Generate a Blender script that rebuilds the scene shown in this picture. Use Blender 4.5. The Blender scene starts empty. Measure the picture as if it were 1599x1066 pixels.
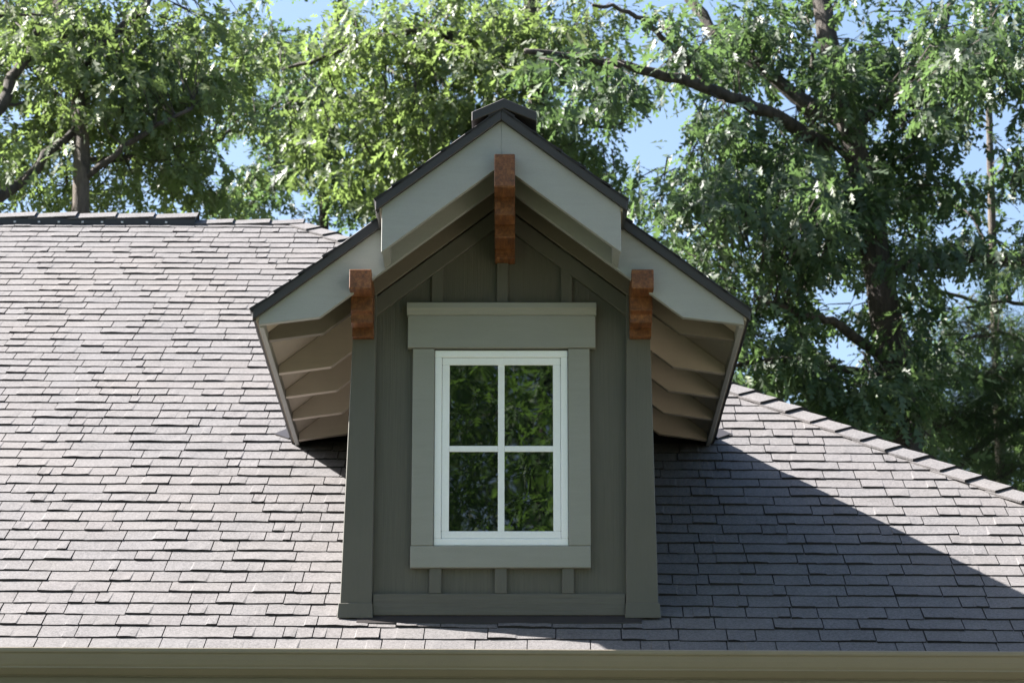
import bpy, bmesh, math, random
import numpy as np
from mathutils import Vector, Matrix

R = random.Random(7)
NR = np.random.default_rng(11)
sc = bpy.context.scene
COL = sc.collection

# ------------------------------------------------------------------ camera
F_PX, PITCH, CAM_D = 4543.0, math.radians(15.5), 13.4      # photo is 1599 px wide
cam = bpy.data.cameras.new("camera")
cam.sensor_width = 36.0
cam.lens = F_PX / 1599.0 * 36.0
cam.clip_end = 3000.0
cam.dof.use_dof = True
cam.dof.focus_distance = 14.0
cam.dof.aperture_fstop = 7.5
cam_o = bpy.data.objects.new("camera", cam)
COL.objects.link(cam_o)
cam_o.location = (0, -CAM_D, 0)
cam_o.rotation_euler = (math.pi / 2 + PITCH, 0, 0)
sc.camera = cam_o

# ------------------------------------------------------------------ sky, sun, exposure
SUN = Vector((-1.0, 0.215, 0.95)).normalized()              # towards the sun
world = bpy.data.worlds.new("World")
sc.world = world
world.use_nodes = True
wn = world.node_tree.nodes
sky = wn.new("ShaderNodeTexSky")
sky.sky_type = 'NISHITA'
sky.sun_disc = False
sky.dust_density = 1.7
sky.sun_elevation = math.asin(SUN.z)
sky.sun_rotation = math.atan2(SUN.x, SUN.y)
world.node_tree.links.new(sky.outputs[0], wn["Background"].inputs[0])
wn["Background"].inputs[1].default_value = 0.050
sun = bpy.data.lights.new("sun", 'SUN')
sun.energy = 5.0
sun.angle = math.radians(0.53)
sun.color = (1.0, 0.96, 0.91)
sun_o = bpy.data.objects.new("sun", sun)
COL.objects.link(sun_o)
sun_o.location = SUN * 40
sun_o.rotation_euler = (-SUN).to_track_quat('-Z', 'Y').to_euler()
sc.view_settings.view_transform = 'Standard'
sc.view_settings.look = 'None'
sc.view_settings.gamma = 1
sc.view_settings.use_curve_mapping = False
sc.view_settings.exposure = 2.48

# ------------------------------------------------------------------ helpers
def at(px, py, Y):
    """the point at depth Y that the photograph shows at pixel px, py"""
    c, s = math.cos(PITCH), math.sin(PITCH)
    u, v = (px - 800) / F_PX, (533 - py) / F_PX
    dy, dz = c - v * s, s + v * c
    t = (Y + CAM_D) / dy
    return Vector((u * t, Y, dz * t))

def proj(p):
    c, s = math.cos(PITCH), math.sin(PITCH)
    y, z = p[1] + CAM_D, p[2]
    d = y * c + z * s
    return 800 + F_PX * p[0] / d, 533 - F_PX * (-y * s + z * c) / d

def props(o, label=None, cat=None, group=None, kind=None):
    if label: o["label"] = label
    if cat: o["category"] = cat
    if group: o["group"] = group
    if kind: o["kind"] = kind
    return o

def wloc(o):
    v = Vector((0, 0, 0))
    while o is not None:
        v = v + o.location
        o = o.parent
    return v

def empty(name, loc, **k):
    o = bpy.data.objects.new(name, None)
    COL.objects.link(o)
    o.location = loc
    o.empty_display_size = 0.2
    return props(o, **k)

def link_mesh(name, me, mat, parent=None, smooth=False):
    if mat is not None and not me.materials:
        me.materials.append(mat)
    o = bpy.data.objects.new(name, me)
    COL.objects.link(o)
    if parent is not None:
        o.parent = parent
    if smooth:
        me.polygons.foreach_set("use_smooth", [True] * len(me.polygons))
    return o

class MB:
    """collects closed shapes given in world coordinates; build() links them as ONE object"""
    def __init__(self):
        self.v, self.f = [], []
    def solid(self, verts, faces):
        b = len(self.v)
        self.v += [tuple(p) for p in verts]
        self.f += [tuple(i + b for i in f) for f in faces]
        return self
    def box(self, x0, x1, y0, y1, z0, z1):
        return self.prism([(x0, z0), (x1, z0), (x1, z1), (x0, z1)], y0, y1)
    def prism(self, poly, y0, y1):
        """polygon in x,z pushed along y"""
        n = len(poly)
        vs = [(x, y0, z) for x, z in poly] + [(x, y1, z) for x, z in poly]
        fs = [tuple(range(n)), tuple(range(2 * n - 1, n - 1, -1))]
        fs += [(i, i + n, (i + 1) % n + n, (i + 1) % n) for i in range(n)]
        return self.solid(vs, fs)
    def prism_x(self, poly, x0, x1):
        """polygon in y,z pushed along x"""
        n = len(poly)
        vs = [(x0, y, z) for y, z in poly] + [(x1, y, z) for y, z in poly]
        fs = [tuple(range(n)), tuple(range(2 * n - 1, n - 1, -1))]
        fs += [(i, i + n, (i + 1) % n + n, (i + 1) % n) for i in range(n)]
        return self.solid(vs, fs)
    def hexa(self, a, b):
        """solid between two quads a and b (four points each)"""
        return self.solid(list(a) + list(b), [(0, 1, 2, 3), (7, 6, 5, 4), (0, 4, 5, 1), (1, 5, 6, 2), (2, 6, 7, 3), (3, 7, 4, 0)])
    def tube(self, pts, rad, n=8, rough=0.0, rnd=R):
        b = len(self.v)
        m = len(pts)
        up = Vector((0.3, 0.9, 0.31)).normalized()
        for i, (p, r) in enumerate(zip(pts, rad)):
            t = (pts[min(i + 1, m - 1)] - pts[max(i - 1, 0)]).normalized()
            a = t.cross(up).normalized()
            c = t.cross(a)
            for k in range(n):
                an = 2 * math.pi * k / n
                q = r * (1 + rough * rnd.uniform(-1, 1))
                self.v.append(tuple(p + a * (q * math.cos(an)) + c * (q * math.sin(an))))
        for i in range(m - 1):
            for k in range(n):
                k2 = (k + 1) % n
                self.f.append((b + i * n + k, b + i * n + k2, b + (i + 1) * n + k2, b + (i + 1) * n + k))
        self.f.append(tuple(b + k for k in reversed(range(n))))
        self.f.append(tuple(b + (m - 1) * n + k for k in range(n)))
        return self
    def build(self, name, mat, parent=None, bevel=0.0, smooth=False, **k):
        off = wloc(parent) if parent is not None else Vector((0, 0, 0))
        me = bpy.data.meshes.new(name)
        vs = [(x - off.x, y - off.y, z - off.z) for x, y, z in self.v]
        me.from_pydata(vs, [], self.f)
        bm = bmesh.new()
        bm.from_mesh(me)
        bmesh.ops.recalc_face_normals(bm, faces=bm.faces)
        if bevel > 0:
            es = [e for e in bm.edges if len(e.link_faces) == 2 and e.calc_face_angle(0) > 0.35]
            bmesh.ops.bevel(bm, geom=es, offset=bevel, segments=1, affect='EDGES', clamp_overlap=True)
        bm.to_mesh(me)
        bm.free()
        o = link_mesh(name, me, mat, parent, smooth)
        return props(o, **k)

# ------------------------------------------------------------------ materials
def new_mat(name):
    m = bpy.data.materials.new(name)
    m.use_nodes = True
    nt = m.node_tree
    return m, nt, nt.nodes["Principled BSDF"]

def N(nt, kind, **k):
    n = nt.nodes.new(kind)
    for a, b in k.items():
        if a.startswith("i_"):
            n.inputs[a[2:].replace("_", " ")].default_value = b
        else:
            setattr(n, a, b)
    return n

def noise(nt, scale, detail=4.0, stretch=None, rough=0.6):
    tc = N(nt, "ShaderNodeTexCoord")
    src = tc.outputs["Object"]
    if stretch:
        mp = N(nt, "ShaderNodeMapping")
        mp.inputs["Scale"].default_value = stretch
        nt.links.new(src, mp.inputs[0])
        src = mp.outputs[0]
    n = N(nt, "ShaderNodeTexNoise")
    n.inputs["Scale"].default_value = scale
    n.inputs["Detail"].default_value = detail
    n.inputs["Roughness"].default_value = rough
    nt.links.new(src, n.inputs["Vector"])
    return n.outputs["Fac"]

def ramp(nt, src, stops):
    r = N(nt, "ShaderNodeValToRGB")
    el = r.color_ramp.elements
    while len(el) < len(stops):
        el.new(0.5)
    for e, (p, c) in zip(el, stops):
        e.position = p
        e.color = (c[0], c[1], c[2], 1)
    nt.links.new(src, r.inputs[0])
    return r.outputs[0]

def mixc(nt, fac, a, b, mode='MIX'):
    m = N(nt, "ShaderNodeMix", data_type='RGBA', blend_type=mode)
    for sock, val in ((m.inputs[0], fac), (m.inputs[6], a), (m.inputs[7], b)):
        if hasattr(val, "links"):
            nt.links.new(val, sock)
        elif isinstance(val, (tuple, list)):
            sock.default_value = (val[0], val[1], val[2], 1)
        else:
            sock.default_value = val
    return m.outputs[2]

def bump(nt, bsdf, src, strength, dist):
    b = N(nt, "ShaderNodeBump")
    b.inputs["Strength"].default_value = strength
    b.inputs["Distance"].default_value = dist
    nt.links.new(src, b.inputs["Height"])
    nt.links.new(b.outputs[0], bsdf.inputs["Normal"])

def painted(name, col, rough=0.55, grain=None, var=0.12, bs=0.25):
    m, nt, p = new_mat(name)
    big = noise(nt, 3.0, 5)
    c = ramp(nt, big, [(0.3, [x * (1 - var) for x in col]), (0.7, [x * (1 + var) for x in col])])
    fine = noise(nt, 260.0, 2)
    c = mixc(nt, 0.12, c, ramp(nt, fine, [(0.35, [x * 0.7 for x in col]), (0.65, [x * 1.25 for x in col])]))
    nt.links.new(c, p.inputs["Base Color"])
    p.inputs["Roughness"].default_value = rough
    if grain:
        g = noise(nt, 1.0, 5, grain, 0.65)
        bump(nt, p, g, bs, 0.006)
        c = mixc(nt, 0.3 if bs > 0.3 else 0.08, c, ramp(nt, g, [(0.34, [x * 0.62 for x in col]), (0.66, [x * 1.3 for x in col])]))
        nt.links.new(c, p.inputs["Base Color"])
    else:
        bump(nt, p, fine, 0.06, 0.002)
    return m

def shingle_mat(name, base, var):
    m, nt, p = new_mat(name)
    at_ = N(nt, "ShaderNodeAttribute", attribute_name="tone")
    lo = [c * (1 - var) for c in base]
    hi = [c * (1 + var) for c in base]
    warm = (base[0] * 1.08, base[1] * 1.01, base[2] * 0.92)
    pink = (base[0] * 1.05, base[1] * 0.98, base[2] * 0.99)
    blue = (base[0] * 0.95, base[1] * 1.0, base[2] * 1.07)
    c = ramp(nt, at_.outputs["Fac"], [(0.0, lo), (0.25, blue), (0.5, base), (0.72, pink), (0.86, warm), (1.0, hi)])
    tc = N(nt, "ShaderNodeNewGeometry")
    def wnoise(scale, detail):
        n = N(nt, "ShaderNodeTexNoise")
        n.inputs["Scale"].default_value = scale
        n.inputs["Detail"].default_value = detail
        nt.links.new(tc.outputs["Position"], n.inputs["Vector"])
        return n.outputs["Fac"]
    gran = wnoise(190.0, 3)
    c = mixc(nt, 0.55, c, ramp(nt, gran, [(0.38, [x * 0.25 for x in base]), (0.5, base), (0.62, [x * 2.0 for x in base])]))
    gran2 = wnoise(75.0, 2)
    c = mixc(nt, 0.5, c, ramp(nt, gran2, [(0.36, [x * 0.45 for x in base]), (0.5, base), (0.64, [x * 1.55 for x in base])]))
    blotch = wnoise(5.5, 4)
    c = mixc(nt, 0.35, c, ramp(nt, blotch, [(0.3, [x * 0.72 for x in base]), (0.7, [x * 1.22 for x in base])]))
    weather = wnoise(0.9, 5)
    c = mixc(nt, ramp(nt, weather, [(0.45, (0, 0, 0)), (0.75, (0.35, 0.35, 0.35))]), c, [x * 1.25 for x in warm])
    nt.links.new(c, p.inputs["Base Color"])
    p.inputs["Roughness"].default_value = 0.88
    p.inputs["Specular IOR Level"].default_value = 0.25
    bump(nt, p, gran, 0.55, 0.004)
    return m

def leaf_mat(name, dark, light, back):
    m, nt, p = new_mat(name)
    at_ = N(nt, "ShaderNodeAttribute", attribute_name="tone")
    c = ramp(nt, at_.outputs["Fac"], [(0.0, dark), (0.75, light), (1.0, [light[0] * 1.35, light[1] * 1.2, light[2]])])
    nt.links.new(c, p.inputs["Base Color"])
    p.inputs["Roughness"].default_value = 0.5
    p.inputs["Specular IOR Level"].default_value = 0.5
    tr = N(nt, "ShaderNodeBsdfTranslucent")
    cb = ramp(nt, at_.outputs["Fac"], [(0.0, [x * 0.8 for x in back]), (1.0, [x * 1.2 for x in back])])
    nt.links.new(cb, tr.inputs["Color"])
    mx = N(nt, "ShaderNodeMixShader")
    mx.inputs[0].default_value = 0.40
    nt.links.new(p.outputs[0], mx.inputs[1])
    nt.links.new(tr.outputs[0], mx.inputs[2])
    nt.links.new(mx.outputs[0], nt.nodes["Material Output"].inputs["Surface"])
    return m

def bark_mat(name, lo, hi):
    m, nt, p = new_mat(name)
    g = noise(nt, 1.0, 6, (14, 14, 3.0), 0.7)
    nt.links.new(ramp(nt, g, [(0.32, lo), (0.62, hi)]), p.inputs["Base Color"])
    p.inputs["Roughness"].default_value = 0.9
    bump(nt, p, g, 0.9, 0.04)
    return m

M_SHINGLE = shingle_mat("asphalt_shingle", (0.119, 0.1125, 0.1135), 0.22)
M_SHINGLE_D = shingle_mat("dormer_shingle", (0.099, 0.0924, 0.0957), 0.14)
M_EDGE = painted("asphalt_cut_edge", (0.018, 0.017, 0.018), 0.9)
M_FELT = painted("roofing_felt", (0.05, 0.05, 0.055), 0.9)
M_SIDING = painted("siding_paint", (0.088, 0.083, 0.066), 0.6, (130, 130, 3.0), 0.09, 0.6)
M_TRIM = painted("board_paint", (0.097, 0.092, 0.076), 0.55, (90, 90, 4.0), 0.09, 0.24)
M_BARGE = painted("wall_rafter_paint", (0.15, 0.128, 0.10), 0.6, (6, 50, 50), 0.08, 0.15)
M_BELT = painted("belt_board_paint", (0.094, 0.089, 0.075), 0.55, (4.0, 60, 70), 0.12, 0.5)
M_CASING = painted("casing_paint", (0.245, 0.246, 0.222), 0.5, (5, 40, 40), 0.05, 0.1)
M_FASCIA = painted("fascia_paint", (0.305, 0.305, 0.288), 0.5, (6, 50, 50), 0.05, 0.12)
M_RAFTER = painted("rafter_paint", (0.47, 0.405, 0.335), 0.6, (6, 50, 50), 0.07, 0.15)
M_SHEATH = painted("soffit_paint", (0.43, 0.37, 0.30), 0.65, (30, 4, 30), 0.08, 0.15)
M_METAL = painted("dark_brown_flashing", (0.033, 0.02838, 0.02772), 0.45)
M_GUTTER = painted("gutter_enamel", (0.225, 0.193, 0.148), 0.28, None, 0.06)
M_VINYL = painted("white_vinyl", (0.83, 0.85, 0.87), 0.35, None, 0.03)
M_DARK = painted("vent_plastic", (0.025, 0.025, 0.027), 0.6)
M_NAIL = painted("nail_head", (0.5, 0.5, 0.5), 0.4)
M_WALL = painted("house_wall_paint", (0.1716, 0.165, 0.1386), 0.6, (3, 3, 60), 0.05, 0.3)

def cedar_mat():
    m, nt, p = new_mat("stained_cedar")
    g = noise(nt, 1.0, 6, (55, 7, 55), 0.7)
    c = ramp(nt, g, [(0.28, (0.035, 0.013, 0.006)), (0.5, (0.14, 0.048, 0.014)), (0.74, (0.27, 0.115, 0.038))])
    nt.links.new(c, p.inputs["Base Color"])
    p.inputs["Roughness"].default_value = 0.5
    bump(nt, p, g, 0.4, 0.004)
    return m
M_CEDAR = cedar_mat()

def glass_mat():
    m, nt, p = new_mat("window_glass")
    p.inputs["Base Color"].default_value = (0.004, 0.005, 0.005, 1)
    p.inputs["Roughness"].default_value = 0.0
    p.inputs["IOR"].default_value = 1.78
    p.inputs["Specular IOR Level"].default_value = 0.6
    w = noise(nt, 5.0, 1)
    bump(nt, p, w, 0.012, 0.02)
    return m
M_GLASS = glass_mat()

def ground_mat():
    m, nt, p = new_mat("lawn")
    a = noise(nt, 0.35, 5)
    c = ramp(nt, a, [(0.3, (0.026, 0.032, 0.015)), (0.7, (0.045, 0.052, 0.024))])
    f = noise(nt, 60, 3)
    c = mixc(nt, 0.5, c, ramp(nt, f, [(0.3, (0.024, 0.03, 0.011)), (0.7, (0.075, 0.09, 0.036))]))
    nt.links.new(c, p.inputs["Base Color"])
    p.inputs["Roughness"].default_value = 0.9
    bump(nt, p, f, 0.8, 0.05)
    return m

# ------------------------------------------------------------------ ground
GZ = -1.6
g = MB()
g.solid([(-1500, -1500, GZ), (1500, -1500, GZ), (1500, 1500, GZ), (-1500, 1500, GZ)], [(0, 1, 2, 3)])
props(g.build("ground", ground_mat()), label="flat green lawn around the house", kind="structure")
g = MB()
g.box(6.5, 17.0, -22.0, -1.5, GZ - 0.2, GZ + 0.012)  # unseen pale ground, added for its warm bounce onto trim and gutter
props(g.build("bounce_slab", painted("warm_bounce_slab", (0.36, 0.32, 0.26), 0.85, None, 0.1)), label="unseen pale slab added in front of the house to bounce warm light", kind="structure")

# ------------------------------------------------------------------ main roof frame
PHI = math.radians(32.0)
TP = math.tan(PHI)
Z0 = 2.385                                                # roof height at the dormer front, y = 0
EY = -0.36                                                # eave line
RO = Vector((0, EY, Z0 + EY * TP))
e2 = Vector((0, math.cos(PHI), math.sin(PHI)))
EPS = -0.0155
RU = Vector((1, 0, 0)) * math.cos(EPS) + e2 * math.sin(EPS)
RV = e2 * math.cos(EPS) - Vector((1, 0, 0)) * math.sin(EPS)
RN = Vector((0, -math.sin(PHI), math.cos(PHI)))
def roof_pt(s, t, h=0.0):
    return RO + RU * s + RV * t + RN * h
def roof_st(p):
    d = Vector(p) - RO
    return d.dot(RU), d.dot(RV)
def roof_z(y):
    return Z0 + y * TP

RIDGE_END = Vector((-1.507, 6.37, Z0 + 6.37 * TP))
HIP_LOW = Vector((2.68, 1.415, Z0 + 1.415 * TP))
hip_dir = (HIP_LOW - RIDGE_END).normalized()
rs, rt_ = roof_st(RIDGE_END)
hs, ht = roof_st(HIP_LOW)
T_RIDGE = rt_
def hip_s(t):                                             # s of the hip line at height t
    return rs + (hs - rs) * (t - rt_) / (ht - rt_)
S_LEFT = -9.0
EXPO = 0.1405
SL = 0.168                                                # length of a shingle with its hidden lap

house = empty("house", (0, 4, GZ), label="grey shingled hip roof house with olive gutter below the dormer", cat="house")

# deck and the three other slopes
deck = MB()
a, b, c, d = roof_pt(S_LEFT, 0.02, -0.012), roof_pt(hip_s(0), 0.02, -0.012), RIDGE_END - RN * 0.012, roof_pt(S_LEFT, T_RIDGE, -0.012)
low = Vector((0, 0, -0.02))
deck.hexa([a, b, c, d], [p + low for p in (a, b, c, d)])
BACK_Y = RIDGE_END.y * 2 - EY
b2 = Vector((b.x, BACK_Y, b.z))
a2 = Vector((a.x, BACK_Y, a.z))
deck.hexa([c, d, a2, b2], [p + low for p in (c, d, a2, b2)])
deck.solid([b, b2, c, b + low, b2 + low, c + low], [(0, 1, 2), (5, 4, 3), (0, 3, 4, 1), (1, 4, 5, 2), (2, 5, 3, 0)])
roof = deck.build("roof", M_FELT, house)

# ------------------------------------------------------------------ shingles
def tab_layout(s0, s1, rnd, wmin=0.12, wmax=0.34):
    out, s, thick = [], s0 - rnd.uniform(0, 0.3), rnd.random() < 0.5
    while s < s1:
        w = rnd.choice((0.13, 0.17, 0.20, 0.23, 0.25, 0.27, 0.29, 0.32))
        w = min(max(w, wmin), wmax) * rnd.uniform(0.96, 1.04)
        out.append((s, w, thick))
        s += w
        thick = not thick if rnd.random() < 0.8 else thick
    return out

def unit_shingle(i, thick, rnd):
    """x 0..1 across, y 0..SL up the slope; four columns so the butt edge can be a little wavy"""
    th = rnd.uniform(0.0122, 0.0152) if thick else rnd.uniform(0.0088, 0.0106)
    # laminated tab: a second layer lies under part of its width
    x0, tall = rnd.uniform(0.3, 0.72), rnd.random() < 0.5
    xs = [0, x0 * 0.5, x0 - 0.02, x0 + 0.02, (1 + x0) / 2, 1]
    split = rnd.random() < 0.75
    cols = 6
    lean = rnd.uniform(-0.006, 0.006)
    vs = []
    for k in range(cols):
        x = xs[k]
        dy = rnd.uniform(-0.0022, 0.0022) + lean * (x - 0.5)
        h = (th if not split or (k < 3) == tall else (th * 0.70 if thick else th * 0.80)) * rnd.uniform(0.88, 1.14)
        vs += [(x, dy, -0.001), (x, dy + 0.0008, h), (x, SL, 0.0012), (x, SL, -0.001)]
    fs = []
    for k in range(cols - 1):
        p, q = 4 * k, 4 * k + 4
        fs += [(p, q, q + 1, p + 1), (p + 1, q + 1, q + 2, p + 2), (p + 3, p, p + 1, p + 2)] if k == 0 else \
              [(p, q, q + 1, p + 1), (p + 1, q + 1, q + 2, p + 2)]
    p = 4 * (cols - 1)
    fs.append((p, p + 3, p + 2, p + 1))
    edge = [1, 0, 1] + [1, 0] * (cols - 2) + [1]           # butt and side faces are bare asphalt
    return vs, fs, rnd.random(), edge

VARIANTS = {True: [unit_shingle(i, True, R) for i in range(14)], False: [unit_shingle(i, False, R) for i in range(14)]}
variant_mesh = {}
def get_variant(thick, i):
    if (thick, i) not in variant_mesh:
        vs, fs, tone, edge = VARIANTS[thick][i]
        me = bpy.data.meshes.new("shingle")
        me.from_pydata(vs, [], fs)
        at_ = me.attributes.new("tone", 'FLOAT', 'FACE')
        at_.data.foreach_set("value", [tone] * len(fs))
        me.materials.append(M_SHINGLE)
        me.materials.append(M_EDGE)
        me.polygons.foreach_set("material_index", edge)
        variant_mesh[(thick, i)] = me
    return variant_mesh[(thick, i)]

def clip_poly(poly, fn):
    out = []
    for i in range(len(poly)):
        p, q = poly[i], poly[(i + 1) % len(poly)]
        fp, fq = fn(p), fn(q)
        if fp >= 0: out.append(p)
        if (fp >= 0) != (fq >= 0):
            k = fp / (fp - fq)
            out.append((p[0] + (q[0] - p[0]) * k, p[1] + (q[1] - p[1]) * k))
    return out

class Field:
    """many shingles joined into one mesh, each still a raised piece with its own tone"""
    def __init__(self):
        self.v, self.f, self.t, self.e = [], [], [], []
    def variant(self, M, thick, i):
        vs, fs, tone, edge = VARIANTS[thick][i]
        b = len(self.v)
        self.v += [tuple(M @ Vector(p)) for p in vs]
        self.f += [tuple(k + b for k in f) for f in fs]
        self.t += [tone] * len(fs)
        self.e += edge
    def cut(self, poly, t0, th, tone, fn):
        """a clipped shingle: polygon in s,t"""
        if len(poly) < 3: return
        b, n = len(self.v), len(poly)
        for s, t in poly: self.v.append(tuple(fn(s, t, th * (1 - 0.9 * (t - t0) / SL))))
        for s, t in poly: self.v.append(tuple(fn(s, t, -0.001)))
        fs = [tuple(range(b, b + n))] + [(b + k, b + n + k, b + n + (k + 1) % n, b + (k + 1) % n) for k in range(n)]
        self.f += fs
        self.t += [tone] * len(fs)
        self.e += [0] + [1] * n
    def build(self, name, mat, parent, **k):
        off = wloc(parent)
        me = bpy.data.meshes.new(name)
        me.from_pydata([(x - off.x, y - off.y, z - off.z) for x, y, z in self.v], [], self.f)
        bm = bmesh.new(); bm.from_mesh(me)
        bmesh.ops.recalc_face_normals(bm, faces=bm.faces)
        bm.to_mesh(me); bm.free()
        at_ = me.attributes.new("tone", 'FLOAT', 'FACE')
        at_.data.foreach_set("value", self.t)
        me.materials.append(mat)
        me.materials.append(M_EDGE)
        me.polygons.foreach_set("material_index", self.e)
        return props(link_mesh(name, me, mat, parent), **k)

DCX = -0.05                                               # dormer centre line
DORMER_HULL = [(528, 966), (545, 730), (470, 692), (393, 480), (788, 160), (1175, 472), (1110, 695), (1022, 735), (1028, 966)]
def in_hull(px, py):
    ins = False
    for i in range(len(DORMER_HULL)):
        (x1, y1), (x2, y2) = DORMER_HULL[i], DORMER_HULL[i - 1]
        if (y1 > py) != (y2 > py) and px < (x2 - x1) * (py - y1) / (y2 - y1) + x1: ins = not ins
    return ins

field = Field()
cands = []
nrow = int(T_RIDGE / EXPO) + 1
rmat = Matrix((RU, RV, RN)).transposed()
for r in range(nrow):
    t0 = r * EXPO + R.uniform(-0.003, 0.003)
    send = hip_s(t0)
    for s, w, thick in tab_layout(S_LEFT, send, R):
        gap = 0.005
        i = R.randrange(14)
        t1 = t0 + R.uniform(-0.0035, 0.0035) + 0.0035 * math.sin(s * 1.9 + r * 2.3) + 0.002 * math.sin(s * 5.3 + r)
        cut_hip = s + w > hip_s(t0 + SL) - 0.01
        cut_top = t0 + SL > T_RIDGE - 0.01
        # nothing under the dormer's own walls
        cc = roof_pt(s + w / 2, t0 + SL / 2)
        if abs(cc.x + 0.06) < 0.55 and 0.25 < cc.y < 2.2: continue
        if abs(cc.x + 0.05) < 0.95 - (cc.y - 2.3) * 0.8 and 2.2 <= cc.y < 3.3: continue
        if cut_hip or cut_top:
            poly = [(s, t1), (s + w - gap, t1), (s + w - gap, t1 + SL), (s, t1 + SL)]
            poly = clip_poly(poly, lambda p: hip_s(p[1]) - 0.012 - p[0])
            poly = clip_poly(poly, lambda p: T_RIDGE - 0.005 - p[1])
            field.cut(poly, t1, 0.012 if thick else 0.007, R.random(), roof_pt)
            continue
        rot = Matrix.Rotation(R.uniform(-0.004, 0.004), 3, 'Z')
        M = Matrix.Translation(roof_pt(s, t1, 0)) @ (rmat @ rot @ Matrix.Diagonal((w - gap, 1, 1))).to_4x4()
        px, py = proj(cc)
        area = w / (cc.y + CAM_D) ** 2 * (1.0 - 0.03 * cc.y)
        vis = -20 < px < 1620 and py < 1040 and not in_hull(px, py)
        cands.append((area if vis else -1, M, thick, i))
cands.sort(key=lambda q: -q[0])
hoff = Matrix.Translation(-wloc(roof))
for k, (area, M, thick, i) in enumerate(cands):
    if k < 300 and area > 0:
        o = bpy.data.objects.new("shingle", get_variant(thick, i))
        COL.objects.link(o)
        o.parent = roof
        o.matrix_local = hoff @ M
    else:
        field.variant(M, thick, i)
field.build("shingle_field", M_SHINGLE, roof, kind="stuff")

# hip and ridge caps: bent shingles that overlap
def cap(name, p0, p1, dl, dr, width, th, mat, parent, tone):
    """bent shingle from its lower end p0 to its upper end p1; dl, dr lead down either slope"""
    ax = (p1 - p0).normalized()
    nl = dl.cross(ax); nl = nl if nl.z > 0 else -nl
    nr = dr.cross(ax); nr = nr if nr.z > 0 else -nr
    nc = (nl + nr).normalized()
    mid = 0.022
    wl, wr = width * R.uniform(0.95, 1.04), width * R.uniform(0.95, 1.04)
    def ring(p, h):
        top = [p + dl * wl + nl * h, p + dl * mid + nc * (h + 0.004), p + dr * mid + nc * (h + 0.004), p + dr * wr + nr * h]
        bot = [p + dl * wl + nl * (h - th), p + dr * wr + nr * (h - th)]
        core = [p + dr * mid + nc * (h - th), p + dl * mid + nc * (h - th)]
        return top + [bot[1]] + core + [bot[0]]
    sk = R.uniform(-0.004, 0.004)
    a, b_ = ring(p0 + dl * sk, 0.017 + th + R.uniform(-.002, .003)), ring(p1, 0.011)
    m = MB()
    n = 8
    m.solid(a + b_, [tuple(range(n - 1, -1, -1)), tuple(range(n, 2 * n))] + [(i, (i + 1) % n, (i + 1) % n + n, i + n) for i in range(n)])
    o = m.build(name, mat, parent)
    o.data.materials.append(M_EDGE)
    o.data.polygons[0].material_index = 1
    at_ = o.data.attributes.new("tone", 'FLOAT', 'FACE')
    at_.data.foreach_set("value", [tone] * len(o.data.polygons))
    return o

hip_n_front = RN
side_n = (b2 - b).cross(c - b).normalized()
if side_n.x < 0: side_n = -side_n
dl = RN.cross(hip_dir); dl = dl if dl.z < 0 else -dl       # down the front slope, square to the hip
dr = side_n.cross(hip_dir); dr = dr if dr.z < 0 else -dr
if dl.x > 0: dl = -dl
hip_len = (b - RIDGE_END).length
step = 0.205
q = 0.02
while q < hip_len - 0.05:
    p1 = RIDGE_END + hip_dir * q
    p0 = p1 + hip_dir * (step + 0.06)
    cap("hip_cap", p0, p1, dl, dr, 0.13, 0.0125, M_SHINGLE, roof, R.random())
    q += step * R.uniform(0.95, 1.05)

fd = (-RV).normalized()
bd = Vector((0, math.cos(PHI), -math.sin(PHI)))
ru = (roof_pt(1, T_RIDGE) - roof_pt(0, T_RIDGE)).normalized()
x = -1.53
k = 0
while x > S_LEFT + 0.3:
    p = roof_pt(rs + (x - RIDGE_END.x), T_RIDGE)
    raised = x < -2.17
    stp = 0.29 if raised else 0.25
    lift = 0.0
    if raised: lift = 0.045
    p0 = p + Vector((0, 0, lift)) - ru * stp
    p1 = p0 + ru * (stp + 0.05)
    cap("ridge_cap", p1 + Vector((0, 0, .002)), p0, fd, bd, 0.125 if raised else 0.115, 0.008, M_SHINGLE, roof, R.random())
    x -= stp * R.uniform(0.93, 1.07)
rv = MB()
pa, pb = roof_pt(S_LEFT + 0.1, T_RIDGE), roof_pt(rs - (2.25 - 1.507), T_RIDGE)
up = Vector((0, 0, 1))
for q1, q2 in ((fd, -1), (bd, 1)):
    w0, w1 = 0.02, 0.125
    A = [pa + q1 * w0 + up * 0.015, pb + q1 * w0 + up * 0.015, pb + q1 * w1 + up * 0.012, pa + q1 * w1 + up * 0.012]
    B = [p + up * 0.043 for p in A]
    rv.hexa(A, B)
vent = rv.build("ridge_vent", M_DARK, roof)
nl = MB()
s = -4.6
while s < pb.x - 0.05:
    p = roof_pt(rs + s - RIDGE_END.x, T_RIDGE) + fd * 0.127 + up * 0.026
    nl.box(p.x - 0.008, p.x + 0.008, p.y - 0.006, p.y + 0.008, p.z - 0.006, p.z + 0.006)
    s += 0.155 * R.uniform(0.8, 1.2)
nl.build("vent_nails", M_NAIL, vent, kind="stuff")

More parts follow.
